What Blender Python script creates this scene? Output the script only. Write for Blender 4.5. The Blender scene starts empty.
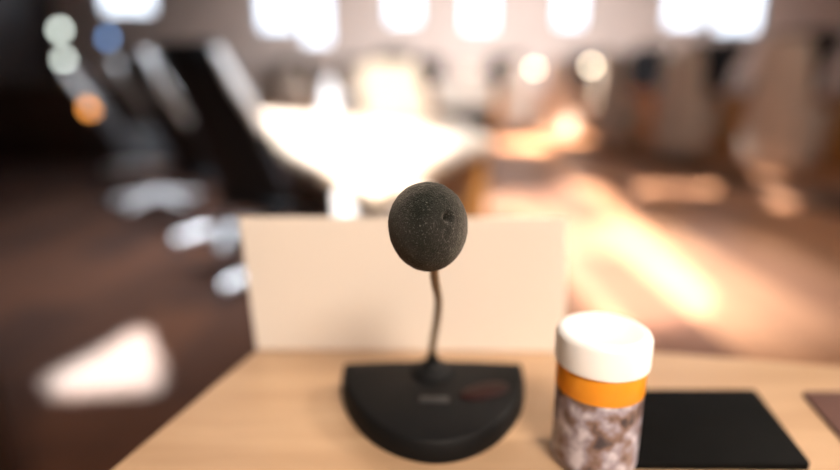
import bpy, bmesh, math, random
from mathutils import Vector, Matrix
random.seed(7)
C = bpy.context.scene.collection
sc = bpy.context.scene
PI = math.pi

# ---------------------------------------------------------------- camera numbers
F = 560.0                      # 24 mm on a 36 mm wide frame, 840 px
PITCH = math.radians(15.0)
DESK = 0.74                    # height of the near desk top
H = DESK + 0.2425               # camera height


def ang(py):
    return PITCH + math.atan((py - 235.0) / F)


def on_plane(px, py, z):
    """point of the horizontal plane z seen at a photo position"""
    a = ang(py)
    y = (H - z) / math.tan(a)
    zc = y / math.cos(a) * math.cos(math.atan((py - 235.0) / F))
    return Vector(((px - 420.0) * zc / F, y, z))


def at_depth(px, py, y):
    a = ang(py)
    zc = y / math.cos(a) * math.cos(math.atan((py - 235.0) / F))
    return Vector(((px - 420.0) * zc / F, y, H - y * math.tan(a)))


# ---------------------------------------------------------------- materials
def mat(name, col, rough=0.5, metal=0.0, spec=0.5, noise=None, bump=None, sheen=0, trans=0, emit=None):
    m = bpy.data.materials.new(name)
    m.use_nodes = True
    nt = m.node_tree
    b = nt.nodes['Principled BSDF']
    b.inputs['Base Color'].default_value = (*col, 1)
    b.inputs['Roughness'].default_value = rough
    b.inputs['Metallic'].default_value = metal
    b.inputs['Specular IOR Level'].default_value = spec
    if sheen:
        b.inputs['Sheen Weight'].default_value = sheen
    if emit:
        b.inputs['Emission Color'].default_value = (*emit[0], 1)
        b.inputs['Emission Strength'].default_value = emit[1]
    tc = nt.nodes.new('ShaderNodeTexCoord')
    if noise:
        scale, amt = noise
        n = nt.nodes.new('ShaderNodeTexNoise')
        n.inputs['Scale'].default_value = scale
        n.inputs['Detail'].default_value = 5
        r = nt.nodes.new('ShaderNodeValToRGB')
        r.color_ramp.elements[0].position = 0.3
        r.color_ramp.elements[1].position = 0.7
        r.color_ramp.elements[0].color = (*[c * (1 - amt) for c in col], 1)
        r.color_ramp.elements[1].color = (*[min(1, c * (1 + amt)) for c in col], 1)
        nt.links.new(tc.outputs['Object'], n.inputs['Vector'])
        nt.links.new(n.outputs['Fac'], r.inputs['Fac'])
        nt.links.new(r.outputs['Color'], b.inputs['Base Color'])
    if bump:
        scale, st, dist = bump
        n = nt.nodes.new('ShaderNodeTexNoise')
        n.inputs['Scale'].default_value = scale
        n.inputs['Detail'].default_value = 4
        bp = nt.nodes.new('ShaderNodeBump')
        bp.inputs['Strength'].default_value = st
        bp.inputs['Distance'].default_value = dist
        nt.links.new(tc.outputs['Object'], n.inputs['Vector'])
        nt.links.new(n.outputs['Fac'], bp.inputs['Height'])
        nt.links.new(bp.outputs['Normal'], b.inputs['Normal'])
    if trans:
        out = nt.nodes['Material Output']
        t = nt.nodes.new('ShaderNodeBsdfTranslucent')
        t.inputs['Color'].default_value = (*col, 1)
        mx = nt.nodes.new('ShaderNodeMixShader')
        mx.inputs['Fac'].default_value = trans
        nt.links.new(b.outputs[0], mx.inputs[1])
        nt.links.new(t.outputs[0], mx.inputs[2])
        nt.links.new(mx.outputs[0], out.inputs['Surface'])
    return m


def wood(name, dark, light, scale=(1.5, 18, 18), rough=0.35, coat=0.0):
    m = bpy.data.materials.new(name)
    m.use_nodes = True
    nt = m.node_tree
    b = nt.nodes['Principled BSDF']
    b.inputs['Roughness'].default_value = rough
    b.inputs['Coat Weight'].default_value = coat
    tc = nt.nodes.new('ShaderNodeTexCoord')
    mp = nt.nodes.new('ShaderNodeMapping')
    mp.inputs['Scale'].default_value = scale
    n = nt.nodes.new('ShaderNodeTexNoise')
    n.inputs['Scale'].default_value = 2.2
    n.inputs['Detail'].default_value = 8
    n.inputs['Distortion'].default_value = 0.6
    r = nt.nodes.new('ShaderNodeValToRGB')
    r.color_ramp.elements[0].position = 0.32
    r.color_ramp.elements[1].position = 0.68
    r.color_ramp.elements[0].color = (*dark, 1)
    r.color_ramp.elements[1].color = (*light, 1)
    L = nt.links.new
    L(tc.outputs['Object'], mp.inputs['Vector'])
    L(mp.outputs['Vector'], n.inputs['Vector'])
    L(n.outputs['Fac'], r.inputs['Fac'])
    L(r.outputs['Color'], b.inputs['Base Color'])
    return m


def plank_floor():
    m = bpy.data.materials.new('floor_planks')
    m.use_nodes = True
    nt = m.node_tree
    L = nt.links.new
    b = nt.nodes['Principled BSDF']
    b.inputs['Roughness'].default_value = 0.36
    b.inputs['Specular IOR Level'].default_value = 0.4
    tc = nt.nodes.new('ShaderNodeTexCoord')
    mp = nt.nodes.new('ShaderNodeMapping')
    mp.inputs['Rotation'].default_value = (0, 0, math.radians(90))
    br = nt.nodes.new('ShaderNodeTexBrick')
    br.inputs['Scale'].default_value = 1.0
    br.inputs['Brick Width'].default_value = 1.6
    br.inputs['Row Height'].default_value = 0.30
    br.inputs['Mortar Size'].default_value = 0.003
    br.inputs['Color1'].default_value = (0.065, 0.023, 0.011, 1)
    br.inputs['Color2'].default_value = (0.225, 0.088, 0.036, 1)
    br.inputs['Mortar'].default_value = (0.03, 0.012, 0.008, 1)
    mp2 = nt.nodes.new('ShaderNodeMapping')
    mp2.inputs['Rotation'].default_value = (0, 0, math.radians(90))
    mp2.inputs['Scale'].default_value = (1.2, 14, 1)
    n = nt.nodes.new('ShaderNodeTexNoise')
    n.inputs['Scale'].default_value = 2.0
    n.inputs['Detail'].default_value = 7
    mx = nt.nodes.new('ShaderNodeMix')
    mx.data_type = 'RGBA'
    mx.blend_type = 'OVERLAY'
    mx.inputs[0].default_value = 0.55
    L(tc.outputs['Object'], mp.inputs['Vector'])
    L(mp.outputs['Vector'], br.inputs['Vector'])
    L(tc.outputs['Object'], mp2.inputs['Vector'])
    L(mp2.outputs['Vector'], n.inputs['Vector'])
    L(br.outputs['Color'], mx.inputs[6])
    L(n.outputs['Fac'], mx.inputs[7])
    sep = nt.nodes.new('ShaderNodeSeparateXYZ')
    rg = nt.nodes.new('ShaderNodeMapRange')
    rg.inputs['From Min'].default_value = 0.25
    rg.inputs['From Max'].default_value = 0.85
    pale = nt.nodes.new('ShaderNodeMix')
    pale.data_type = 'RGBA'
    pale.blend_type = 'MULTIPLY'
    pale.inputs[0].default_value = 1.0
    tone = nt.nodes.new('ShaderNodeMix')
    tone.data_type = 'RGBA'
    tone.inputs[6].default_value = (0.30, 0.26, 0.25, 1)  # left floor darkened, right floor paled for sun glare, within the colour
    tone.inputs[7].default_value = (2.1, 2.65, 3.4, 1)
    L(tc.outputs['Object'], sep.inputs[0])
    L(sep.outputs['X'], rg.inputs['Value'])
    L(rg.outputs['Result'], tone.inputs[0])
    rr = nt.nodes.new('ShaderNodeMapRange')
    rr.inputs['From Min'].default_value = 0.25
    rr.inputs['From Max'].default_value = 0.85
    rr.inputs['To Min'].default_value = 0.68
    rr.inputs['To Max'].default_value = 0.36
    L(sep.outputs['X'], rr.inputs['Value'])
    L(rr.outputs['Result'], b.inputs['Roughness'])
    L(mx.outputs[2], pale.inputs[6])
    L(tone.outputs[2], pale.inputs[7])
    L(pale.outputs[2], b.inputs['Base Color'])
    return m


def foam_mat():
    m = bpy.data.materials.new('foam')
    m.use_nodes = True
    nt = m.node_tree
    L = nt.links.new
    b = nt.nodes['Principled BSDF']
    b.inputs['Roughness'].default_value = 0.95
    b.inputs['Specular IOR Level'].default_value = 0.15
    b.inputs['Sheen Weight'].default_value = 0.22
    b.inputs['Sheen Roughness'].default_value = 0.5
    b.inputs['Sheen Tint'].default_value = (0.9, 0.8, 0.7, 1)
    tc = nt.nodes.new('ShaderNodeTexCoord')
    n1 = nt.nodes.new('ShaderNodeTexNoise')           # broad tone
    n1.inputs['Scale'].default_value = 60
    n2 = nt.nodes.new('ShaderNodeTexNoise')           # pale specks of lint
    n2.inputs['Scale'].default_value = 1100
    n2.inputs['Detail'].default_value = 2
    n3 = nt.nodes.new('ShaderNodeTexVoronoi')         # open cells
    n3.inputs['Scale'].default_value = 1500
    for n in (n1, n2, n3):
        L(tc.outputs['Object'], n.inputs['Vector'])
    r1 = nt.nodes.new('ShaderNodeValToRGB')
    r1.color_ramp.elements[0].color = (0.005, 0.007, 0.005, 1)
    r1.color_ramp.elements[1].color = (0.020, 0.019, 0.017, 1)
    r1.color_ramp.elements[0].position = 0.35
    r1.color_ramp.elements[1].position = 0.7
    r2 = nt.nodes.new('ShaderNodeValToRGB')
    r2.color_ramp.elements[0].position = 0.60
    r2.color_ramp.elements[1].position = 0.80
    r2.color_ramp.elements[0].color = (0, 0, 0, 1)
    r2.color_ramp.elements[1].color = (0.8, 0.8, 0.8, 1)
    mx = nt.nodes.new('ShaderNodeMix')
    mx.data_type = 'RGBA'
    mx.inputs[7].default_value = (0.20, 0.19, 0.175, 1)
    L(n1.outputs['Fac'], r1.inputs['Fac'])
    L(n2.outputs['Fac'], r2.inputs['Fac'])
    L(r2.outputs['Color'], mx.inputs[0])
    L(r1.outputs['Color'], mx.inputs[6])
    L(mx.outputs[2], b.inputs['Base Color'])
    bp = nt.nodes.new('ShaderNodeBump')
    bp.inputs['Strength'].default_value = 0.7
    bp.inputs['Distance'].default_value = 0.0006
    L(n3.outputs['Distance'], bp.inputs['Height'])
    L(bp.outputs['Normal'], b.inputs['Normal'])
    return m


def label_mat():
    """printed wrap of the jar: grey-lilac blotches, brown and dark patches"""
    m = bpy.data.materials.new('jar_label')
    m.use_nodes = True
    nt = m.node_tree
    L = nt.links.new
    b = nt.nodes['Principled BSDF']
    b.inputs['Roughness'].default_value = 0.3
    tc = nt.nodes.new('ShaderNodeTexCoord')
    v = nt.nodes.new('ShaderNodeTexVoronoi')
    v.inputs['Scale'].default_value = 95
    n = nt.nodes.new('ShaderNodeTexNoise')
    n.inputs['Scale'].default_value = 80
    n.inputs['Detail'].default_value = 3
    r = nt.nodes.new('ShaderNodeValToRGB')
    els = r.color_ramp.elements
    els[0].position, els[0].color = 0.34, (0.045, 0.035, 0.045, 1)
    els[1].position, els[1].color = 0.66, (0.60, 0.57, 0.64, 1)
    e = els.new(0.45); e.color = (0.20, 0.13, 0.11, 1)
    e = els.new(0.55); e.color = (0.30, 0.27, 0.33, 1)
    L(tc.outputs['Object'], n.inputs['Vector'])
    L(n.outputs['Fac'], r.inputs['Fac'])
    L(r.outputs['Color'], b.inputs['Base Color'])
    return m


M = {
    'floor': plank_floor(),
    'desk': wood('desk_oak', (0.42, 0.265, 0.155), (0.53, 0.35, 0.215), (2.0, 14, 14), 0.42),
    'sun_table': wood('table_pale', (0.50, 0.38, 0.27), (0.62, 0.50, 0.38), (2, 12, 12), 0.35),
    'orange_wood': wood('orange_wood', (0.30, 0.12, 0.03), (0.46, 0.21, 0.06), (10, 10, 1.2), 0.4),
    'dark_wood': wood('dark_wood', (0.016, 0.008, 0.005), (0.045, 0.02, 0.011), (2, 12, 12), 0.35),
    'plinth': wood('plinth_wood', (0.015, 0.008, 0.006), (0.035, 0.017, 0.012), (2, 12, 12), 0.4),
    'tan_wood': wood('tan_wood', (0.36, 0.2, 0.1), (0.52, 0.31, 0.17), (10, 10, 1.5), 0.4),
    'black_leather': mat('black_leather', (0.010, 0.011, 0.013), 0.45, spec=0.3, bump=(60, 0.25, 0.004)),
    'black_matte': mat('black_matte', (0.006, 0.006, 0.007), 0.8, spec=0.1, bump=(250, 0.3, 0.002)),
    'alu': mat('polished_aluminium', (0.86, 0.87, 0.9), 0.18, 1.0),
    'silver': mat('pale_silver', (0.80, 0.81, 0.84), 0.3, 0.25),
    'caster': mat('caster_black', (0.03, 0.03, 0.035), 0.35),
    'beige': mat('beige_fabric', (0.47, 0.395, 0.335), 0.85, noise=(14, 0.12), bump=(300, 0.3, 0.002), sheen=0.2),
    'cream': mat('cream_fabric', (0.78, 0.70, 0.60), 0.8, noise=(10, 0.06), bump=(300, 0.2, 0.002)),
    'wall': mat('wall_plaster', (0.60, 0.53, 0.50), 0.85, noise=(1.5, 0.08)),
    'wall_dark': wood('wall_panel', (0.025, 0.02, 0.02), (0.05, 0.038, 0.036), (8, 8, 1), 0.5),
    'ceil': mat('ceiling_white', (0.62, 0.60, 0.58), 0.9, noise=(2, 0.03)),
    'frame': mat('window_metal', (0.30, 0.31, 0.33), 0.4, 0.5),
    'paper': mat('card_paper', (0.93, 0.86, 0.79), 0.75, trans=0.45, noise=(6, 0.02)),
    'foam': foam_mat(),
    'neck': mat('gooseneck_metal', (0.26, 0.19, 0.12), 0.45, 0.35, bump=(900, 0.2, 0.0004)),
    'mic_black': mat('mic_black', (0.004, 0.004, 0.0045), 0.62, spec=0.16, bump=(900, 0.25, 0.0003)),
    'mic_badge': mat('mic_badge', (0.022, 0.022, 0.024), 0.35),
    'mic_button': mat('mic_button', (0.014, 0.002, 0.002), 0.5, spec=0.2),
    'cap': mat('cap_white', (0.86, 0.84, 0.83), 0.4, noise=(30, 0.02)),
    'orange': mat('band_orange', (0.80, 0.30, 0.012), 0.35, noise=(60, 0.06)),
    'jar_label': label_mat(),
    'pad_black': mat('pad_black', (0.002, 0.002, 0.002), 0.7, spec=0.08, noise=(40, 0.2)),
    'gap_brown': mat('gap_brown', (0.10, 0.045, 0.035), 0.5, noise=(20, 0.15), bump=(200, 0.2, 0.001)),
    'white': mat('white_lacquer', (0.82, 0.80, 0.80), 0.3, noise=(5, 0.02)),
    'black_panel': mat('charcoal_panel', (0.03, 0.028, 0.03), 0.5, noise=(5, 0.15)),
    'brass': mat('brass', (0.6, 0.42, 0.2), 0.25, 1.0),
    'glow_warm': mat('glow_warm', (1, 0.9, 0.75), 0.4, emit=((1, 0.82, 0.60), 14)),
    'glow_white': mat('glow_white', (0.9, 1, 0.92), 0.4, emit=((0.88, 0.97, 0.88), 8)),
    'glow_orange': mat('glow_orange', (1, 0.4, 0.1), 0.4, emit=((1, 0.36, 0.07), 5.0)),
    'glow_blue': mat('glow_blue', (0.3, 0.5, 0.9), 0.4, emit=((0.22, 0.45, 0.9), 4.0)),
    'ceramic': mat('carafe_white', (0.85, 0.87, 0.92), 0.15, noise=(20, 0.02)),
}


# ---------------------------------------------------------------- mesh helpers
def finish(name, bm, m, parent=None, smooth=True, angle=0.7):
    me = bpy.data.meshes.new(name)
    bmesh.ops.recalc_face_normals(bm, faces=bm.faces)
    bm.to_mesh(me)
    bm.free()
    if smooth:
        for p in me.polygons:
            p.use_smooth = True
        try:
            me.set_sharp_from_angle(angle=angle)
        except Exception:
            pass
    me.materials.append(m)
    o = bpy.data.objects.new(name, me)
    C.objects.link(o)
    if parent:
        o.parent = parent
    return o


def tag(o, label, cat, group=None, kind=None):
    o['label'] = label
    o['category'] = cat
    if group:
        o['group'] = group
    if kind:
        o['kind'] = kind
    return o


def thing(name, label, cat, loc=(0, 0, 0), rz=0, group=None):
    o = bpy.data.objects.new(name, None)
    o.empty_display_size = 0.05
    C.objects.link(o)
    o.location = loc
    o.rotation_euler = (0, 0, rz)
    return tag(o, label, cat, group)


def struct(o):
    o['kind'] = 'structure'
    return o


def dup(root, loc, rz, label, group=None):
    r = root.copy()
    C.objects.link(r)
    r.location = loc
    r.rotation_euler = (0, 0, rz)
    r['label'] = label
    if group:
        r['group'] = group
    for ch in list(root.children):
        c = ch.copy()
        C.objects.link(c)
        c.parent = r
        for g in list(ch.children):
            d = g.copy()
            C.objects.link(d)
            d.parent = c
    return r


def box(bm, c, s, rot=None, bev=0.0, seg=2):
    mtx = Matrix.Translation(Vector(c))
    if rot is not None:
        mtx = mtx @ rot.to_4x4()
    tmp = bmesh.new()
    bmesh.ops.create_cube(tmp, size=1.0, matrix=Matrix.Diagonal((*s, 1)))
    if bev > 0:
        bmesh.ops.bevel(tmp, geom=list(tmp.edges), offset=min(bev, min(s) * 0.49), segments=seg, affect='EDGES', profile=0.5)
    tmp.transform(mtx)
    me = bpy.data.meshes.new('tmp')
    tmp.to_mesh(me)
    tmp.free()
    bm.from_mesh(me)
    bpy.data.meshes.remove(me)


def lathe(bm, prof, n=32, c=(0, 0, 0), rot=None, close=True):
    rings = []
    for r, z in prof:
        ring = []
        for i in range(n):
            a = 2 * PI * i / n
            v = Vector((r * math.cos(a), r * math.sin(a), z))
            if rot is not None:
                v = rot @ v
            ring.append(bm.verts.new(v + Vector(c)))
        rings.append(ring)
    for a, b in zip(rings, rings[1:]):
        for i in range(n):
            j = (i + 1) % n
            bm.faces.new((a[i], a[j], b[j], b[i]))
    if close:
        bm.faces.new(rings[0][::-1])
        bm.faces.new(rings[-1])


def tube(bm, pts, rad, n=12):
    pts = [Vector(p) for p in pts]
    rads = rad if isinstance(rad, (list, tuple)) else [rad] * len(pts)
    rings = []
    for i, p in enumerate(pts):
        t = (pts[min(i + 1, len(pts) - 1)] - pts[max(i - 1, 0)]).normalized()
        up = Vector((0, 0, 1)) if abs(t.z) < 0.95 else Vector((0, 1, 0))
        u = t.cross(up).normalized()
        w = u.cross(t)
        rings.append([bm.verts.new(p + rads[i] * (math.cos(2 * PI * k / n) * u + math.sin(2 * PI * k / n) * w)) for k in range(n)])
    for a, b in zip(rings, rings[1:]):
        for k in range(n):
            j = (k + 1) % n
            bm.faces.new((a[k], a[j], b[j], b[k]))
    bm.faces.new(rings[0][::-1])
    bm.faces.new(rings[-1])


def prism(bm, poly, z0, z1, bev=0.0, seg=2):
    tmp = bmesh.new()
    lo = [tmp.verts.new((x, y, z0)) for x, y in poly]
    hi = [tmp.verts.new((x, y, z1)) for x, y in poly]
    n = len(poly)
    tmp.faces.new(lo[::-1])
    top = tmp.faces.new(hi)
    for i in range(n):
        j = (i + 1) % n
        tmp.faces.new((lo[i], lo[j], hi[j], hi[i]))
    if bev:
        tmp.normal_update()
        bmesh.ops.bevel(tmp, geom=list(top.edges), offset=bev, segments=seg, affect='EDGES', profile=0.5)
    me = bpy.data.meshes.new('tmp')
    tmp.to_mesh(me)
    tmp.free()
    bm.from_mesh(me)
    bpy.data.meshes.remove(me)


def catmull(pts, n=10):
    pts = [Vector(p) for p in pts]
    P = [2 * pts[0] - pts[1]] + pts + [2 * pts[-1] - pts[-2]]
    out = []
    for i in range(1, len(P) - 2):
        for k in range(n):
            t = k / n
            a, b, c, d = P[i - 1], P[i], P[i + 1], P[i + 2]
            out.append(0.5 * ((2 * b) + (c - a) * t + (2 * a - 5 * b + 4 * c - d) * t * t + (3 * b - a - 3 * c + d) * t ** 3))
    out.append(pts[-1])
    return out


def round_poly(poly, r, n=5):
    out = []
    N = len(poly)
    for i in range(N):
        p, a, b = Vector(poly[i]), Vector(poly[i - 1]), Vector(poly[(i + 1) % N])
        da, db = (a - p), (b - p)
        ra = min(r, da.length * 0.4)
        rb = min(r, db.length * 0.4)
        s, e = p + da.normalized() * ra, p + db.normalized() * rb
        for k in range(n + 1):
            t = k / n
            q = (1 - t) ** 2 * s + 2 * t * (1 - t) * p + t * t * e
            out.append((q.x, q.y))
    return out


# ---------------------------------------------------------------- the room
XL, XR, YB, YF, CEIL = -11.0, 12.5, 18.0, -4.0, 5.5
bm = bmesh.new()
box(bm, ((XL + XR) / 2, (YB + YF) / 2, -0.05), (XR - XL, YB - YF, 0.1))
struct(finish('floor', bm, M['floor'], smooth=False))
for nm, c, s, mm in (('wall_left', (XL - 0.1, (YB + YF) / 2, CEIL / 2), (0.2, YB - YF, CEIL), M['wall_dark']),
                     ('wall_right', (XR + 0.1, (YB + YF) / 2, CEIL / 2), (0.2, YB - YF, CEIL), M['wall']),
                     ('wall_front', ((XL + XR) / 2, YF - 0.1, CEIL / 2), (XR - XL, 0.2, CEIL), M['wall'])):
    bm = bmesh.new()
    box(bm, c, s)
    struct(finish(nm, bm, mm, smooth=False))

# back wall with window openings (x0, x1, sill)
WINS = [(-9.6, -8.0, 3.05), (-4.9, -3.75, 2.55), (-3.6, -2.7, 2.15), (-1.0, 0.0, 2.75), (1.3, 2.3, 2.55), (4.1, 5.0, 2.65), (7.4, 8.6, 2.65), (8.9, 10.3, 2.5)]
WTOP = 4.9
bm = bmesh.new()
xs = XL
for x0, x1, s in WINS:
    box(bm, ((xs + x0) / 2, YB + 0.15, CEIL / 2), (x0 - xs, 0.3, CEIL))
    box(bm, ((x0 + x1) / 2, YB + 0.15, s / 2), (x1 - x0, 0.3, s))
    box(bm, ((x0 + x1) / 2, YB + 0.15, (WTOP + CEIL) / 2), (x1 - x0, 0.3, CEIL - WTOP))
    xs = x1
box(bm, ((xs + XR) / 2, YB + 0.15, CEIL / 2), (XR - xs, 0.3, CEIL))
struct(finish('wall_back', bm, M['wall'], smooth=False))
for i, (x0, x1, s) in enumerate(WINS):
    bm = bmesh.new()
    w = 0.07
    for x in (x0 + w / 2, x1 - w / 2):
        box(bm, (x, YB + 0.12, (s + WTOP) / 2), (w, 0.1, WTOP - s))
    for z in (s + w / 2, WTOP - w / 2, s + 1.5):
        box(bm, ((x0 + x1) / 2, YB + 0.12, z), (x1 - x0, 0.1, w))
    if x1 - x0 > 1.4:
        box(bm, ((x0 + x1) / 2, YB + 0.12, (s + WTOP) / 2), (0.05, 0.08, WTOP - s))
    struct(finish('window_%d' % (i + 1), bm, M['frame'], smooth=False))

# ceiling with added openings, shaped to drop sun patches on chosen places
SUN = Vector((-0.34, 0.68, 0.68)).normalized()


def up(p):
    k = (CEIL - p[2]) / SUN.z
    return (p[0] + SUN.x * k, p[1] + SUN.y * k)


TABLE = 0.72
CHAIR_A = (-0.65, 2.66, math.radians(54))      # the two nearest black chairs: x, y, heading
CHAIR_B = (-1.20, 3.45, math.radians(46))


sun_spots = [
    [on_plane(px, py, TABLE) for px, py in ((375, 200), (500, 140), (462, 116), (255, 112), (296, 150))],
    [on_plane(px, py, 0) for px, py in ((476, 196), (552, 188), (556, 179), (598, 186), (716, 292), (704, 316), (560, 345), (478, 260))],
    [on_plane(40, 372, 0), on_plane(60, 396, 0), on_plane(158, 388, 0), on_plane(158, 326, 0), on_plane(135, 322, 0), on_plane(105, 340, 0)],
    [on_plane(px, py, 0.14) for px, py in ((508, 121), (512, 132), (606, 142), (600, 118))],
    [on_plane(px, py, 0.20) for px, py in ((742, 160), (742, 178), (772, 178), (768, 160))],
    [on_plane(625, 192, 0), on_plane(718, 192, 0), on_plane(715, 184, 0), on_plane(630, 184, 0)],
]
cu = bpy.data.curves.new('ceiling', 'CURVE')
cu.dimensions = '2D'
cu.fill_mode = 'BOTH'
cu.extrude = 0.04


def spline(pts):
    s = cu.splines.new('POLY')
    s.points.add(len(pts) - 1)
    for q, (x, y) in zip(s.points, pts):
        q.co = (x, y, 0, 1)
    s.use_cyclic_u = True


spline([(XL, YF), (XR, YF), (XR, YB), (XL, YB)])
for s_ in sun_spots:
    spline([up(p) for p in s_])
co = bpy.data.objects.new('ceiling', cu)
C.objects.link(co)
co.location.z = CEIL + 0.04
cu.materials.append(M['ceil'])
struct(co)

# ---------------------------------------------------------------- near desk
e0, e1 = on_plane(257, 349, DESK), on_plane(110, 470, DESK)
left_dir = (e1 - e0).normalized()
a = e0 - left_dir * 0.075
mid, b = on_plane(600, 347, DESK), on_plane(840, 366, DESK)
b = mid + (b - mid) * 2.2
corner = e0 + left_dir * 0.72
poly = [(a.x, a.y), (corner.x, corner.y), (b.x + 0.1, corner.y), (b.x, b.y), (mid.x, mid.y)]
desk = thing('conference_desk', 'pale oak conference desk carrying the microphone and the white card', 'desk', (0.2, 0.1, 0))
off = Vector((0.2, 0.1))
bm = bmesh.new()
prism(bm, [(x - off.x, y - off.y) for x, y in poly], DESK - 0.03, DESK, 0.002)
finish('desk_top', bm, M['desk'], desk)
for x in (-0.27, 0.55):
    bm = bmesh.new()
    box(bm, (x, -0.08, (DESK - 0.03) / 2), (0.03, 0.40, DESK - 0.03), bev=0.003)
    finish('leg', bm, M['desk'], desk)
bm = bmesh.new()
box(bm, (0.14, 0.16, 0.52), (0.79, 0.018, 0.38), bev=0.002)
finish('modesty_panel', bm, M['desk'], desk)

# ---------------------------------------------------------------- microphone
bc = Vector((0.0106, 0.421, DESK))
mic = thing('desk_microphone', 'black desktop microphone with foam ball on curved gooseneck and D-shaped base', 'microphone', bc)
# base plan: gently bowed straight back, round front towards the camera
W2, DEP, TH = 0.0755, 0.103, 0.021


def base_outline(k, inset=0.0):
    pts = []
    w, d = W2 - inset, DEP - inset
    for i in range(13):                                     # back edge, from right to left
        t = -1 + 2 * i / 12
        pts.append((-t * w, 0.0040 * (1 - t * t) - inset * 0.5))
    for i in range(1, 40):                                  # front curve, left to right
        a_ = PI * i / 40
        cx, sx = -math.cos(a_), math.sin(a_)
        pts.append((w * math.copysign(abs(cx) ** 1.04, cx), -d * sx ** 1.1 - inset * 0.2))
    return pts


bm = bmesh.new()
layers = [(0.0, 0.0012), (0.002, 0.0), (TH * 0.55, 0.0007), (TH - 0.003, 0.0022), (TH - 0.0008, 0.0038), (TH, 0.0060)]
rings = []
for z, ins in layers:
    ring = []
    for x, y in base_outline(0, ins):
        # top slopes down a little towards the front
        zz = z if z < 0.003 else z - 0.0045 * min(1, -min(y, 0) / DEP) * (z / TH)
        ring.append(bm.verts.new((x, y, zz)))
    rings.append(ring)
n = len(rings[0])
for r0, r1 in zip(rings, rings[1:]):
    for i in range(n):
        j = (i + 1) % n
        bm.faces.new((r0[i], r0[j], r1[j], r1[i]))
bm.faces.new(rings[0][::-1])
bm.faces.new(rings[-1])
base = finish('base', bm, M['mic_black'], mic, angle=0.9)


def top_z(y):
    return TH - 0.0045 * min(1, -min(y, 0) / DEP)


# raised round boss, badge and button sit on the base
bm = bmesh.new()
lathe(bm, [(0.0180, 0), (0.0178, 0.0018), (0.0150, 0.0040), (0.0090, 0.0056), (0.0070, 0.0080), (0.0050, 0.0110)], 32, (-0.0005, -0.0135, top_z(-0.016) - 0.0008))
finish('neck_socket', bm, M['mic_black'], base)
bm = bmesh.new()
box(bm, (0.0, -0.0545, top_z(-0.0545) + 0.0002), (0.0210, 0.0080, 0.0014), bev=0.0006)
finish('badge', bm, M['mic_badge'], base)['label'] = 'small dark grey badge plate'
bm = bmesh.new()
prof = [(1.0, 0.0), (0.98, 0.0010), (0.86, 0.0019), (0.5, 0.0023), (0.05, 0.0024)]
lathe(bm, prof, 32)
rotb = Matrix.Rotation(math.radians(24), 4, 'Z')
bmesh.ops.transform(bm, matrix=Matrix.Translation((0.0385, -0.0430, top_z(-0.04) - 0.0004)) @ rotb @ Matrix.Diagonal((0.0205, 0.0100, 1, 1)), verts=bm.verts)
finish('talk_button', bm, M['mic_button'], base)['label'] = 'oval dark red talk button'
# gooseneck
fc = at_depth(428, 227.5, 0.305)
foot = bc + Vector((-0.0005, -0.0135, TH + 0.004))
path = [foot, at_depth(432.5, 348, 0.402), at_depth(437.0, 320, 0.390), at_depth(438.4, 300, 0.370), at_depth(435.0, 280, 0.338), fc + Vector((0.002, 0.006, -0.012)), fc]
cur = catmull([p - bc for p in path], 14)
bm = bmesh.new()
rads = [0.0029 + 0.0002 * math.sin(i * 2.1) for i in range(len(cur))]
tube(bm, cur, rads, 14)
finish('gooseneck', bm, M['neck'], mic)['label'] = 'thin brownish metal gooseneck'
bm = bmesh.new()
tube(bm, cur[0:12], [0.0052 - 0.00016 * i for i in range(12)], 14)
finish('strain_relief', bm, M['mic_black'], mic)
# foam ball
bm = bmesh.new()
bmesh.ops.create_uvsphere(bm, u_segments=128, v_segments=96, radius=1.0)
from mathutils import noise as mn
for v in bm.verts:
    d = v.co.normalized()
    r = 1.0 + 0.010 * mn.noise(d * 6) + 0.006 * mn.noise(d * 26) + 0.004 * mn.noise(d * 60)
    # a small nick in the front of the foam
    nick = Vector((0.49, -0.72, 0.60)).normalized()
    e = (d - nick).length
    if e < 0.15:
        r -= 0.30 * (1 - e / 0.15) ** 1.1
    for nk, wd, dp in (((0.40, -0.86, 0.33), 0.07, 0.07), ((0.36, -0.90, 0.22), 0.05, 0.05), ((0.42, -0.74, 0.66), 0.05, 0.05), ((0.30, -0.93, 0.15), 0.045, 0.04), ((0.1, -0.97, 0.2), 0.03, 0.03), ((-0.15, -0.96, 0.3), 0.03, 0.025)):
        e = (d - Vector(nk).normalized()).length
        if e < wd:
            r -= dp * (1 - e / wd)
    lip = (d - Vector((0.38, -0.78, 0.55)).normalized()).length
    if lip < 0.07:
        r += 0.035 * (1 - lip / 0.07)
    # slightly egg-shaped: fuller above, narrower at the collar
    k = 1.0 + 0.045 * d.z
    v.co = Vector((d.x * r * k * 0.0223, d.y * r * k * 0.0223, d.z * r * 0.0262))
foam = finish('foam_windscreen', bm, M['foam'], mic, angle=3)
foam.location = fc - bc
foam.rotation_euler = (math.radians(16), math.radians(-3), 0)
foam['label'] = 'charcoal foam ball with a nick in its front'

# ---------------------------------------------------------------- white folded card
yc = on_plane(256, 348, DESK).y - 0.004
c_bl, c_br = at_depth(256.5, 349, yc), at_depth(565, 354, yc - 0.006)
c_bl.z = c_br.z = DESK + 0.001
c_tl, c_tr = at_depth(236, 220, yc), at_depth(569, 221, yc - 0.006)
lean = Vector((0, 0.008, 0))
bm = bmesh.new()
front = [c_bl, c_br, c_tr + lean, c_tl + lean]
N = 10


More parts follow.
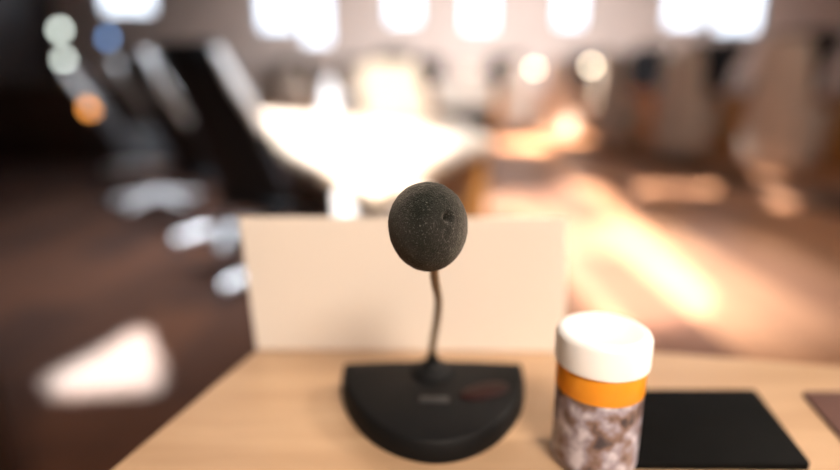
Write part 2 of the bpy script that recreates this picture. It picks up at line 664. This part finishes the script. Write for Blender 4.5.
def sheet(bm, q, thick, bow):
    """a sheet of card between four corners with a slight bow"""
    g = []
    for j in range(N + 1):
        row = []
        for i in range(N + 1):
            u, v = i / N, j / N
            p = (1 - u) * (1 - v) * q[0] + u * (1 - v) * q[1] + u * v * q[2] + (1 - u) * v * q[3]
            p = p + Vector((0, bow * math.sin(PI * u) * (0.4 + v), 0))
            row.append(p)
        g.append(row)
    for dy in (0, thick):
        vs = [[bm.verts.new(p + Vector((0, dy, 0))) for p in row] for row in g]
        for j in range(N):
            for i in range(N):
                bm.faces.new((vs[j][i], vs[j][i + 1], vs[j + 1][i + 1], vs[j + 1][i]))


oc = Vector(((c_bl.x + c_br.x) / 2, yc + 0.03, DESK))
card = thing('name_card', 'blank white folded tent card standing on desk behind the microphone', 'card', oc)
bm = bmesh.new()
sheet(bm, [p - oc for p in front], 0.0006, 0.0015)
finish('front_leaf', bm, M['paper'], card)
bm = bmesh.new()
back = [c_bl + Vector((0.008, 0.028, 0)), c_br + Vector((-0.004, 0.026, 0)), front[2] + Vector((0, 0.001, 0.0006)), front[3] + Vector((0, 0.001, 0.0006))]
sheet(bm, [p - oc for p in back], 0.0006, 0.001)
finish('back_leaf', bm, M['paper'], card)

# ---------------------------------------------------------------- jar
jp = at_depth(605, 322, 0.327)
jx = jp.x
jar = thing('pill_jar', 'small jar with white screw cap and orange banded label right of microphone', 'jar', (jx, 0.327, DESK))
R = 0.0276
bm = bmesh.new()
lathe(bm, [(R - 0.003, 0.0005), (R - 0.0006, 0.002), (R, 0.005), (R, 0.0548)], 48)
finish('body', bm, M['jar_label'], jar)['label'] = 'printed lilac grey and brown label'
bm = bmesh.new()
lathe(bm, [(R + 0.0001, 0.0540), (R + 0.0003, 0.0545), (R + 0.0003, 0.0705), (R - 0.0015, 0.0725), (R - 0.003, 0.074)], 48)
finish('label_band', bm, M['orange'], jar)['label'] = 'bright orange top of the label'
bm = bmesh.new()
prof = [(R + 0.0010, 0.0718), (R + 0.0016, 0.0724), (R + 0.0016, 0.0900), (R + 0.0008, 0.0922), (R - 0.0014, 0.0937), (R - 0.0048, 0.0937), (R - 0.0058, 0.0930), (0.001, 0.0930)]
rings = []
nn = 120
for r, z in prof:
    rings.append([bm.verts.new(((r + (0.00035 if (i % 2 and 0.072 < z < 0.091) else 0)) * math.cos(2 * PI * i / nn), (r + (0.00035 if (i % 2 and 0.072 < z < 0.091) else 0)) * math.sin(2 * PI * i / nn), z)) for i in range(nn)])
for r0, r1 in zip(rings, rings[1:]):
    for i in range(nn):
        j = (i + 1) % nn
        bm.faces.new((r0[i], r0[j], r1[j], r1[i]))
bm.faces.new(rings[0][::-1])
bm.faces.new(rings[-1])
finish('cap', bm, M['cap'], jar)['label'] = 'white ribbed screw cap'

# ---------------------------------------------------------------- flat pieces on the desk
def pad(name, pix, z, th, m, label, cat, extra=None):
    pts = [on_plane(px, py, z + th) for px, py in pix]
    cx = sum(p.x for p in pts) / len(pts)
    cy = sum(p.y for p in pts) / len(pts)
    poly = [(p.x - cx, p.y - cy) for p in pts]
    bm = bmesh.new()
    prism(bm, round_poly(poly, 0.004, 4), 0, th, 0.0008)
    o = finish(name, bm, m)
    o.location = (cx, cy, z)
    return tag(o, label, cat)


pad('folder', [(628, 389), (755, 389), (812, 464), (622, 463)], DESK, 0.005, M['pad_black'], 'flat black folder lying on the desk beside the jar', 'folder')
pad('gap_sheet', [(802, 391), (900, 391), (990, 480), (868, 466)], DESK, 0.003, M['gap_brown'], 'dark brown sheet standing in for the shadowed gap right of the black folder', 'dark sheet')  # dark sheet put where the shaded gap shows past the desk

# ---------------------------------------------------------------- neighbouring desk at the far left edge
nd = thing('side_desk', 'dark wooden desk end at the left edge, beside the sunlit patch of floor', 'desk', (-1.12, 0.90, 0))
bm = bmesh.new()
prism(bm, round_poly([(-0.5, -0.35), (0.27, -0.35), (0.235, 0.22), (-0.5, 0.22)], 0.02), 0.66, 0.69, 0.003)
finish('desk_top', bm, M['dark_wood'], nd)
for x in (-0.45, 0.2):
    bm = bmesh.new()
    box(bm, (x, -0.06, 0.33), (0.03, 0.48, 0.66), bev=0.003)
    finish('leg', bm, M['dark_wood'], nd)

# ---------------------------------------------------------------- sunlit table
T = [tuple(on_plane(px, py, TABLE).xy) for px, py in ((378, 194), (494, 140), (452, 117.5), (240, 112.5), (286, 152))]
tx, ty = -0.3, 3.2
tab = thing('meeting_table', 'pale wooden meeting table bathed in sunlight beyond the white card', 'table', (tx, ty, 0))
bm = bmesh.new()
prism(bm, round_poly([(x - tx, y - ty) for x, y in T], 0.09, 6), TABLE - 0.035, TABLE, 0.004)
finish('table_top', bm, M['sun_table'], tab)
for (x, y, sx, sy, rz, m_) in ((T[1][0] - 0.10, T[1][1] - 0.04, 0.13, 0.05, 0.3, M['orange_wood']), (T[0][0] - 0.0, T[0][1] + 0.24, 0.28, 0.05, 0.0, M['white']), (T[3][0] + 0.25, T[3][1] - 0.22, 0.12, 0.05, -0.4, M['orange_wood']), (T[2][0] - 0.09, T[2][1] - 0.13, 0.12, 0.05, 0.1, M['orange_wood'])):
    bm = bmesh.new()
    box(bm, (x - tx, y - ty, (TABLE - 0.035) / 2), (sx, sy, TABLE - 0.035), Matrix.Rotation(rz, 3, 'Z'), 0.004)
    finish('leg', bm, m_, tab)
bm = bmesh.new()
d = Vector((T[4][0] - T[0][0], T[4][1] - T[0][1], 0))
box(bm, ((T[0][0] + T[4][0]) / 2 + 0.05 - tx, (T[0][1] + T[4][1]) / 2 + 0.02 - ty, TABLE - 0.075), (0.02, 0.7, 0.08), Matrix.Rotation(math.atan2(d.y, d.x) - PI / 2, 3, 'Z'), 0.003)
finish('apron', bm, M['sun_table'], tab)


# ---------------------------------------------------------------- chairs
def slab(bm, w0, w1, z0, z1, th, lean, bow, nz=10, nx=8, xoff=0.0, head=0.0):
    """upright cushioned panel: width w0 at the foot, w1 at the top, leaning back (-x), bowed across; normal +-x"""
    front, back = [], []
    for j in range(nz + 1):
        v = j / nz
        w = w0 + (w1 - w0) * v
        rnd = 1.0 if v < 0.9 else math.sqrt(max(0.0, 1 - ((v - 0.9) / 0.13) ** 2))
        fr, bk = [], []
        for i in range(nx + 1):
            u = -1 + 2 * i / nx
            y = u * w / 2 * (0.6 + 0.4 * rnd)
            x = xoff - lean * v ** 1.25 + bow * (u * u)
            t = th * (1 - 0.75 * abs(u) ** 4) * (0.35 + 0.65 * rnd) * (1 + head * math.sin(PI * min(1, max(0, (v - 0.72) / 0.28))))
            z = z0 + (z1 - z0) * v
            fr.append(bm.verts.new((x + t * 0.6, y, z)))
            bk.append(bm.verts.new((x - t * 0.4, y, z)))
        front.append(fr)
        back.append(bk)
    for j in range(nz):
        for i in range(nx):
            bm.faces.new((front[j][i], front[j][i + 1], front[j + 1][i + 1], front[j + 1][i]))
            bm.faces.new((back[j][i + 1], back[j][i], back[j + 1][i], back[j + 1][i + 1]))
        bm.faces.new((front[j][0], front[j + 1][0], back[j + 1][0], back[j][0]))
        bm.faces.new((front[j][nx], back[j][nx], back[j + 1][nx], front[j + 1][nx]))
    for i in range(nx):
        bm.faces.new((front[0][i], back[0][i], back[0][i + 1], front[0][i + 1]))
        bm.faces.new((front[nz][i], front[nz][i + 1], back[nz][i + 1], back[nz][i]))


def office_chair(label, m_up, top=1.08, name='office_chair', group=None, bw=(0.46, 0.40), trim=None):
    """faces +x, back towards -x, swivel base at the origin"""
    t = thing(name, label, 'chair', (0, 0, 0), 0, group)
    bm = bmesh.new()
    box(bm, (0.02, 0, 0.46), (0.50, 0.50, 0.085), bev=0.035, seg=4)
    finish('seat', bm, m_up, t)
    bm = bmesh.new()
    slab(bm, bw[0], bw[1], 0.50, top, 0.075, 0.29, 0.03, xoff=-0.20, head=0.25)
    finish('backrest', bm, m_up, t)
    for s in (-1, 1):
        bm = bmesh.new()
        tube(bm, [(-0.12, s * 0.245, 0.44), (-0.19, s * 0.245, 0.53), (-0.275, s * 0.235, 0.72), (-0.318, s * 0.228, 0.82)], [0.016, 0.017, 0.017, 0.017], 10)
        finish('back_frame', bm, M['caster'], t)
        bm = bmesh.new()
        tube(bm, [(-0.308, s * (bw[1] / 2 + 0.02), 0.80), (-0.35, s * (bw[1] / 2 + 0.022), 0.88), (-0.415, s * (bw[1] / 2 + 0.018), 0.98), (-0.48, s * (bw[1] / 2 + 0.005), top - 0.03)], [0.012, 0.024, 0.027, 0.018], 12)  # upper frame length; its silver version imitates a bright window reflection
        finish('back_trim', bm, trim or M['silver'], t)['label'] = 'padded strip on the upper side of the back' if trim else 'upper side of the back frame, silvered in place of a reflection'
        bm = bmesh.new()
        tube(bm, catmull([(-0.24, s * 0.255, 0.60), (-0.1, s * 0.28, 0.62), (0.06, s * 0.28, 0.615), (0.11, s * 0.275, 0.59), (0.09, s * 0.265, 0.51), (0.05, s * 0.24, 0.45)], 5), 0.015, 10)
        finish('armrest', bm, M['caster'], t)
    bm = bmesh.new()
    lathe(bm, [(0.032, 0.09), (0.032, 0.22), (0.018, 0.225), (0.018, 0.40), (0.07, 0.405), (0.07, 0.425)], 16)
    finish('column', bm, M['alu'], t)
    for k in range(5):
        a = 2 * PI * k / 5 + 0.3
        bm = bmesh.new()
        cdir = Vector((math.cos(a), math.sin(a), 0))
        tube(bm, [cdir * 0.02 + Vector((0, 0, 0.125)), cdir * 0.15 + Vector((0, 0, 0.11)), cdir * 0.33 + Vector((0, 0, 0.075))], [0.034, 0.028, 0.02], 10)
        lg = finish('leg', bm, M['silver'], t)
        bm = bmesh.new()
        side = Vector((-cdir.y, cdir.x, 0))
        rot = Matrix(((cdir.x, 0, side.x), (cdir.y, 0, side.y), (0, 1, 0))).to_3x3()
        for o_ in (-0.017, 0.017):
            lathe(bm, [(0.020, -0.009), (0.029, -0.006), (0.029, 0.006), (0.020, 0.009)], 14, cdir * 0.33 + side * o_ + Vector((0, 0, 0.0295)), rot)
        box(bm, cdir * 0.33 + Vector((0, 0, 0.045)), (0.022, 0.022, 0.05), bev=0.004)
        finish('caster', bm, M['caster'], lg)
    return t


GB = 'black office chairs along the sunlit table'
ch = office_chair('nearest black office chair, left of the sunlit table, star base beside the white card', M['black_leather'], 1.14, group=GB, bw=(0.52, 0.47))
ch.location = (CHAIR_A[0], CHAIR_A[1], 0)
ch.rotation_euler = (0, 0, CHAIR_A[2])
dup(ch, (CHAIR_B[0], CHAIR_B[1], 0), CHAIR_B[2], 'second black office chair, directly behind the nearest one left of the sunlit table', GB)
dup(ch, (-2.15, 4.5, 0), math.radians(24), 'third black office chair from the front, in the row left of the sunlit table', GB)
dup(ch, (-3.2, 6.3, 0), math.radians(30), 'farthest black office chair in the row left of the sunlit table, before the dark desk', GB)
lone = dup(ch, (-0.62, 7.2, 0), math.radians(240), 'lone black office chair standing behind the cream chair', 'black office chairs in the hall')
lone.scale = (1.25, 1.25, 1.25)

cr = office_chair('cream upholstered chair standing in the sun at the far edge of the pale table', M['cream'], 1.22, name='cream_chair', bw=(0.72, 0.58), trim=M['cream'])
cr.location = (-0.17, 5.62, 0)
cr.rotation_euler = (0, 0, math.radians(-70))


# tall beige chairs
def beige_chair(label):
    t = thing('upholstered_chair', label, 'chair', (0, 0, 0), 0, 'tall beige chairs on the curved platform')
    bm = bmesh.new()
    slab(bm, 0.60, 0.44, 0.06, 1.28, 0.10, 0.10, 0.05, xoff=-0.20)
    finish('backrest', bm, M['beige'], t)
    bm = bmesh.new()
    box(bm, (0.06, 0, 0.30), (0.48, 0.52, 0.36), bev=0.04, seg=3)
    finish('seat', bm, M['beige'], t)
    for s in (-1, 1):
        bm = bmesh.new()
        box(bm, (0.04, s * 0.27, 0.38), (0.46, 0.07, 0.52), bev=0.03, seg=3)
        finish('armrest', bm, M['beige'], t)
    for sx in (-0.2, 0.24):
        for sy in (-0.22, 0.22):
            bm = bmesh.new()
            lathe(bm, [(0.016, 0.0), (0.024, 0.13)], 12, (sx, sy, 0))
            finish('leg', bm, M['brass'], t)
    return t


PLAT = 0.13
arc = catmull([(x * 1.05, y * 1.05, 0) for x, y in ((3.5, 0.6), (3.4, 2.4), (3.2, 3.97), (2.98, 5.85), (2.2, 8.9), (1.27, 11.4), (0.1, 12.7), (-1.5, 13.4), (-3.4, 13.7), (-6.0, 13.7))], 24)
cum = [0.0]
for p, q in zip(arc, arc[1:]):
    cum.append(cum[-1] + (q - p).length)


def on_arc(s, off):
    for i in range(len(arc) - 1):
        if cum[i + 1] >= s:
            f = (s - cum[i]) / (cum[i + 1] - cum[i])
            p = arc[i].lerp(arc[i + 1], f)
            t = (arc[i + 1] - arc[i]).normalized()
            return p + Vector((t.y, -t.x, 0)) * off, t
    t = (arc[-1] - arc[-2]).normalized()
    return arc[-1] + Vector((t.y, -t.x, 0)) * off, t


# platform: curved dark plinth
bm = bmesh.new()
nseg = 60
prev = None
for i in range(nseg + 1):
    s = cum[-1] * i / nseg
    p0, _ = on_arc(s, 0.0)
    p1, _ = on_arc(s, 3.0)
    vs = [bm.verts.new((p0.x, p0.y, 0)), bm.verts.new((p0.x, p0.y, PLAT)), bm.verts.new((p1.x, p1.y, PLAT)), bm.verts.new((p1.x, p1.y, 0))]
    if prev:
        for k in range(4):
            bm.faces.new((prev[k], prev[(k + 1) % 4], vs[(k + 1) % 4], vs[k]))
    else:
        bm.faces.new(vs)
    prev = vs
bm.faces.new(prev[::-1])
plat = struct(finish('floor_platform', bm, M['plinth'], smooth=False))
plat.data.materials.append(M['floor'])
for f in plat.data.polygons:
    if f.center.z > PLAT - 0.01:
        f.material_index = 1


def wood_desk(label):
    """1.42 m run of desk; its modesty panel faces -x"""
    t = thing('bench_desk', label, 'desk', (0, 0, 0), 0, 'orange wooden bench desks on the curved platform')
    bm = bmesh.new()
    box(bm, (0.0, 0, 0.735), (0.52, 1.40, 0.035), bev=0.006)
    finish('desk_top', bm, M['orange_wood'], t)
    bm = bmesh.new()
    box(bm, (-0.20, 0, 0.36), (0.025, 1.34, 0.715), bev=0.003)
    finish('modesty_panel', bm, M['orange_wood'], t)
    for s in (-1, 1):
        bm = bmesh.new()
        box(bm, (0.03, s * 0.65, 0.359), (0.40, 0.03, 0.717), bev=0.003)
        finish('leg', bm, M['orange_wood'], t)
    return t


nth = ['nearest', 'second', 'third', 'fourth', 'fifth', 'sixth', 'seventh', 'eighth', 'ninth', 'tenth', 'eleventh', 'twelfth']
slots = [5.03, 6.5, 8.0, 9.5, 11.0, 12.5, 14.0, 15.5, 17.0]
b0 = w0 = k0 = None
for i, s in enumerate(slots):
    p, t = on_arc(s, 0.42)
    fr = math.atan2(-t.x, t.y) + 0.0
    fr = math.atan2(-t.x, t.y)                      # outward direction is (t.y, -t.x)
    lab = '%s tall beige upholstered chair along the curved platform, counted from the right' % nth[i]
    if i == len(slots) - 1:
        lab = 'farthest tall beige upholstered chair, at the far end of the curved platform'
    if b0 is None:
        b0 = beige_chair(lab)
        r = b0
    else:
        r = dup(b0, (0, 0, 0), 0, lab)
    r.location = (p.x, p.y, PLAT)
    r.rotation_euler = (0, 0, fr + 0.6 * max(0.0, 1 - fr / 1.5))
for i, s in enumerate(slots):
    p, t = on_arc(s + 0.1, 1.30)
    fr = math.atan2(-t.x, t.y)
    lab = 'orange wooden bench desk facing the %s tall beige chair from the right' % nth[i]
    if i == len(slots) - 1:
        lab = 'farthest orange wooden bench desk, at the far end of the curved platform'
    if w0 is None:
        w0 = wood_desk(lab)
        r = w0
    else:
        r = dup(w0, (0, 0, 0), 0, lab)
    r.location = (p.x, p.y, PLAT)
    r.rotation_euler = (0, 0, fr)
    p2, t2 = on_arc(s + 0.45, 2.1)
    lab = 'black high-backed chair behind the %s orange bench desk from the right' % nth[i]
    if i == len(slots) - 1:
        lab = 'black high-backed chair behind the farthest orange bench desk of the curved platform'
    if k0 is None:
        k0 = office_chair(lab, M['black_matte'], 1.06, name='executive_chair', group='black chairs behind the bench desks', bw=(0.62, 0.60), trim=M['black_matte'])
        r = k0
    else:
        r = dup(k0, (0, 0, 0), 0, lab)
    r.location = (p2.x, p2.y, PLAT)
    r.rotation_euler = (0, 0, math.atan2(-t2.x, t2.y) + PI + 0.25)
    r.scale = (1.5, 1.5, 1.5)


# ---------------------------------------------------------------- small lamps
def lamp(label, glow, group, h=0.28, rad=0.045):
    t = thing('table_lamp', label, 'lamp', (0, 0, 0), 0, group)
    bm = bmesh.new()
    lathe(bm, [(0.06, 0), (0.06, 0.008), (0.015, 0.018), (0.008, 0.03)], 20)
    finish('base', bm, M['brass'], t)
    bm = bmesh.new()
    lathe(bm, [(0.006, 0.02), (0.006, h - rad * 0.8)], 12)
    finish('pole', bm, M['brass'], t)
    bm = bmesh.new()
    bmesh.ops.create_uvsphere(bm, u_segments=20, v_segments=14, radius=rad, matrix=Matrix.Translation((0, 0, h)))
    finish('lamp_shade', bm, glow, t)
    return t


DT = PLAT + 0.7525
GL = 'small warm lamps on the bench desks'


def desk_spot(s, off=1.3):
    p, t = on_arc(s, off)
    return (p.x, p.y, DT)


def seen_at(px):
    best = None
    for k in range(400):
        p, t = on_arc(cum[-1] * k / 400, 1.25)
        if p.y < 4:
            continue
        q = 420 + F * p.x / (p.y * math.cos(PITCH))
        if best is None or abs(q - px) < best[0]:
            best = (abs(q - px), p)
    return (best[1].x, best[1].y, DT)


l0 = lamp('small round lamp glowing warm white on a bench desk, nearer of two such lamps', M['glow_warm'], GL, 0.44, 0.055)
l0.location = seen_at(590)
dup(l0, seen_at(533), 0, 'small round lamp glowing warm white on a bench desk, farther of two such lamps', GL)

# dark desk at the far left with its lamps
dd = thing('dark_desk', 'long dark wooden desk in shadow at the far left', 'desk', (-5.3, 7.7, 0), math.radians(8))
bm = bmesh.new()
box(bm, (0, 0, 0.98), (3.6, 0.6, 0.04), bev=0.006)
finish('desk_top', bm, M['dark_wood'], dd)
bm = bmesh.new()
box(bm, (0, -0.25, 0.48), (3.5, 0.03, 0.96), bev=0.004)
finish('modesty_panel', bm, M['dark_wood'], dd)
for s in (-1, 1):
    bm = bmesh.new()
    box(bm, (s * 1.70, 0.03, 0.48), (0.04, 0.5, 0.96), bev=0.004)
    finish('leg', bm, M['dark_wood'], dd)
for k, (px, glow, h, lab) in enumerate(((64, 'glow_white', 60, 'lower of two globe lamps glowing white on the dark desk'),
                                        (60, 'glow_white', 30, 'taller of two globe lamps glowing white on the dark desk'),
                                        (108, 'glow_blue', 38, 'small globe lamp glowing blue on the dark desk'))):
    q = at_depth(px, h, 7.75 + (0.12 if k == 1 else -0.05))
    l = lamp(lab, M[glow], 'globe lamps on the dark desk', q.z - 1.0, 0.05)
    l.location = (q.x, q.y, 1.0)
pl = at_depth(90, 108, 5.2)
fl = thing('floor_lamp', 'slim floor lamp with a small orange glowing globe before the dark desk', 'lamp', (pl.x, pl.y, 0))
bm = bmesh.new()
lathe(bm, [(0.11, 0), (0.11, 0.015), (0.02, 0.025)], 24)
finish('base', bm, M['caster'], fl)
bm = bmesh.new()
lathe(bm, [(0.009, 0.02), (0.009, pl.z - 0.03)], 10)
finish('pole', bm, M['caster'], fl)
bm = bmesh.new()
bmesh.ops.create_uvsphere(bm, u_segments=20, v_segments=14, radius=0.05, matrix=Matrix.Translation((0, 0, pl.z)))
finish('lamp_shade', bm, M['glow_orange'], fl)

# tan desks in the sun, behind the table on the left
tan = None
for i, (x, y, rz) in enumerate(((-2.75, 7.9, 0.12), (-1.25, 8.0, 0.0))):
    lab = ('left tan wooden desk of the pair beyond the black office chairs', 'right tan wooden desk of the pair, behind the white carafe')[i]
    if tan is None:
        tan = thing('wooden_desk', lab, 'desk', (x, y, 0), rz, 'tan desks beyond the black chairs')
        bm = bmesh.new()
        box(bm, (0, 0, 0.74), (1.4, 0.6, 0.035), bev=0.005)
        finish('desk_top', bm, M['tan_wood'], tan)
        bm = bmesh.new()
        box(bm, (0, -0.24, 0.36), (1.34, 0.025, 0.72), bev=0.003)
        finish('modesty_panel', bm, M['tan_wood'], tan)
        for s in (-1, 1):
            bm = bmesh.new()
            box(bm, (s * 0.66, 0.03, 0.36), (0.035, 0.5, 0.72), bev=0.003)
            finish('leg', bm, M['tan_wood'], tan)
    else:
        dup(tan, (x, y, 0), rz, lab)
for i, (x, y) in enumerate(((-3.2, 8.75), (-2.35, 8.85), (-1.45, 8.9))):
    dup(b0, (x, y, 0), -PI / 2 + 0.1 * (i - 1), ('leftmost of three beige chairs behind the tan desks', 'middle of three beige chairs behind the tan desks', 'rightmost of three beige chairs behind the tan desks')[i], 'beige chairs behind the tan desks')

# carafe on the sunlit table
pc = on_plane(334, 112, TABLE)
pc.y = min(pc.y, 3.9)
pc.x = (334 - 420) / F * 4.02
car = thing('carafe', 'white carafe on the sunlit pale table left of the cream chair', 'carafe', (pc.x, pc.y, TABLE))
bm = bmesh.new()
lathe(bm, [(0.045, 0), (0.06, 0.01), (0.065, 0.09), (0.055, 0.16), (0.035, 0.21), (0.032, 0.25), (0.04, 0.27)], 28)
finish('body', bm, M['ceramic'], car)
bm = bmesh.new()
tube(bm, catmull([(0.055, 0, 0.06), (0.10, 0, 0.09), (0.105, 0, 0.17), (0.035, 0, 0.225)], 6), 0.008, 10)
finish('handle', bm, M['ceramic'], car)
bm = bmesh.new()
lathe(bm, [(0.038, 0.265), (0.036, 0.285), (0.012, 0.295), (0.012, 0.31), (0.004, 0.315)], 24)
finish('lid', bm, M['ceramic'], car)

# white fronted counter with dark lower front
cn = thing('counter', 'dark counter with white upper front behind the sunlit table, right of cream chair', 'counter', (0.50, 6.75, 0))
bm = bmesh.new()
box(bm, (0, 0, 0.37), (0.66, 0.45, 0.74), bev=0.006)
finish('body', bm, M['black_panel'], cn)
bm = bmesh.new()
box(bm, (0, -0.20, 0.875), (0.66, 0.03, 0.27), bev=0.006)
finish('front_panel', bm, M['white'], cn)['label'] = 'white upper front'
bm = bmesh.new()
box(bm, (0, 0.01, 1.02), (0.70, 0.47, 0.025), bev=0.006)
finish('counter_top', bm, M['white'], cn)['label'] = 'white top'
bm = bmesh.new()
box(bm, (0, 0.21, 0.873), (0.66, 0.03, 0.268), bev=0.006)
finish('rear_panel', bm, M['black_panel'], cn)

# ---------------------------------------------------------------- light
w = bpy.data.worlds.new('World')
sc.world = w
w.use_nodes = True
nt = w.node_tree
bg = nt.nodes['Background']
tc = nt.nodes.new('ShaderNodeTexCoord')
sx = nt.nodes.new('ShaderNodeSeparateXYZ')
rp = nt.nodes.new('ShaderNodeValToRGB')
rp.color_ramp.elements[0].position = 0.0
rp.color_ramp.elements[0].color = (0.82, 0.89, 1.0, 1)
rp.color_ramp.elements[1].position = 0.8
rp.color_ramp.elements[1].color = (0.62, 0.76, 1.0, 1)
nt.links.new(tc.outputs['Generated'], sx.inputs[0])
nt.links.new(sx.outputs['Z'], rp.inputs['Fac'])
nt.links.new(rp.outputs['Color'], bg.inputs['Color'])
bg.inputs['Strength'].default_value = 3.2

sun = bpy.data.lights.new('sun', 'SUN')
sun.energy = 30
sun.color = (1.0, 0.92, 0.85)
sun.angle = math.radians(0.6)
so = bpy.data.objects.new('sun', sun)
C.objects.link(so)
so.rotation_euler = SUN.to_track_quat('Z', 'Y').to_euler()


def area(name, loc, target, sx_, sy_, energy, col, spread=180):
    l = bpy.data.lights.new(name, 'AREA')
    l.shape = 'RECTANGLE'
    l.size, l.size_y = sx_, sy_
    l.energy = energy
    l.spread = math.radians(spread)
    l.color = col
    o = bpy.data.objects.new(name, l)
    C.objects.link(o)
    o.location = loc
    o.rotation_euler = (Vector(loc) - Vector(target)).to_track_quat('Z', 'Y').to_euler()
    return o


area('fill_near', (0.9, -1.7, 2.9), (0.25, 0.42, 0.78), 1.0, 0.8, 26, (1.0, 0.86, 0.72), 70)  # unseen fill added to brighten the card and near desk
area('fill_cream_chair', (0.3, 2.6, 4.9), (-0.17, 5.7, 0.9), 0.8, 0.8, 38, (1.0, 0.9, 0.78), 50)  # added light to brighten the cream chair beyond the table
area('fill_left', (-0.3, 0.6, 4.6), (-1.15, 3.1, 0.8), 0.6, 0.6, 68, (0.86, 0.93, 1.0), 45)  # added cool fill for the chair strips and star bases
area('fill_back_wall', (2.0, 9.0, 5.2), (2.0, 17.0, 1.0), 6, 3, 900, (1.0, 0.92, 0.88), 100)  # added wash that lifts the back wall
area('fill_right', (2.6, 2.2, 5.2), (3.2, 5.0, 0), 3, 3, 150, (1.0, 0.88, 0.78))  # unseen fill added over the right floor and platform

area('fill_side', (1.9, 0.75, 2.0), (0.05, 0.33, 0.84), 0.4, 0.4, 2.2, (1.0, 0.86, 0.72), 40)  # added warm light for the right rim of foam and jar


def spot(name, loc, target, size, energy, col, blend=0.35):
    l = bpy.data.lights.new(name, 'SPOT')
    l.energy = energy
    l.color = col
    l.spot_size = math.radians(size)
    l.spot_blend = blend
    l.shadow_soft_size = 0.05
    o = bpy.data.objects.new(name, l)
    C.objects.link(o)
    o.location = loc
    o.rotation_euler = (Vector(loc) - Vector(target)).to_track_quat('Z', 'Y').to_euler()
    return o


bt = at_depth(528, 124, 9.6)
spot('fill_bench', (0.9, 6.2, 5.3), (bt.x, bt.y, 0.12), 11, 60000, (1.0, 0.88, 0.74))  # added spot imitating sunlight at the far beige chairs
bt = at_depth(578, 122, 9.4)
spot('fill_bench_side', (1.2, 5.8, 5.3), (bt.x, bt.y, 0.25), 8, 32000, (1.0, 0.88, 0.74))  # second added spot, widening that imitated sunlight
bt = on_plane(622, 262, 0)
spot('fill_floor_glare', (1.6, 0.6, 5.2), (bt.x, bt.y, 0), 26, 6500, (0.86, 0.92, 1.0), 1.0)  # added soft spot that whitens the sun glare on the floor
spot('fill_table_leg', (-0.3, -0.6, 4.6), (T[0][0] - 0.02, T[0][1] + 0.24, 0.52), 8, 4000, (1.0, 0.95, 0.9))  # added narrow spot to brighten the white table leg

# ---------------------------------------------------------------- camera
cam = bpy.data.cameras.new('camera')
cam.lens = 24
cam.sensor_width = 36
cam.clip_start = 0.01
cam.dof.use_dof = True
cam.dof.focus_distance = 0.299
cam.dof.aperture_fstop = 1.4
cam.dof.aperture_blades = 0
camo = bpy.data.objects.new('camera', cam)
C.objects.link(camo)
camo.location = (0, 0, H)
camo.rotation_euler = (PI / 2 - PITCH, 0, 0)
sc.camera = camo
sc.view_settings.view_transform = 'Standard'
sc.view_settings.look = 'None'
sc.view_settings.exposure = 0.0
sc.cycles.use_denoising = True
sc.cycles.max_bounces = 8
sc.cycles.sample_clamp_indirect = 6
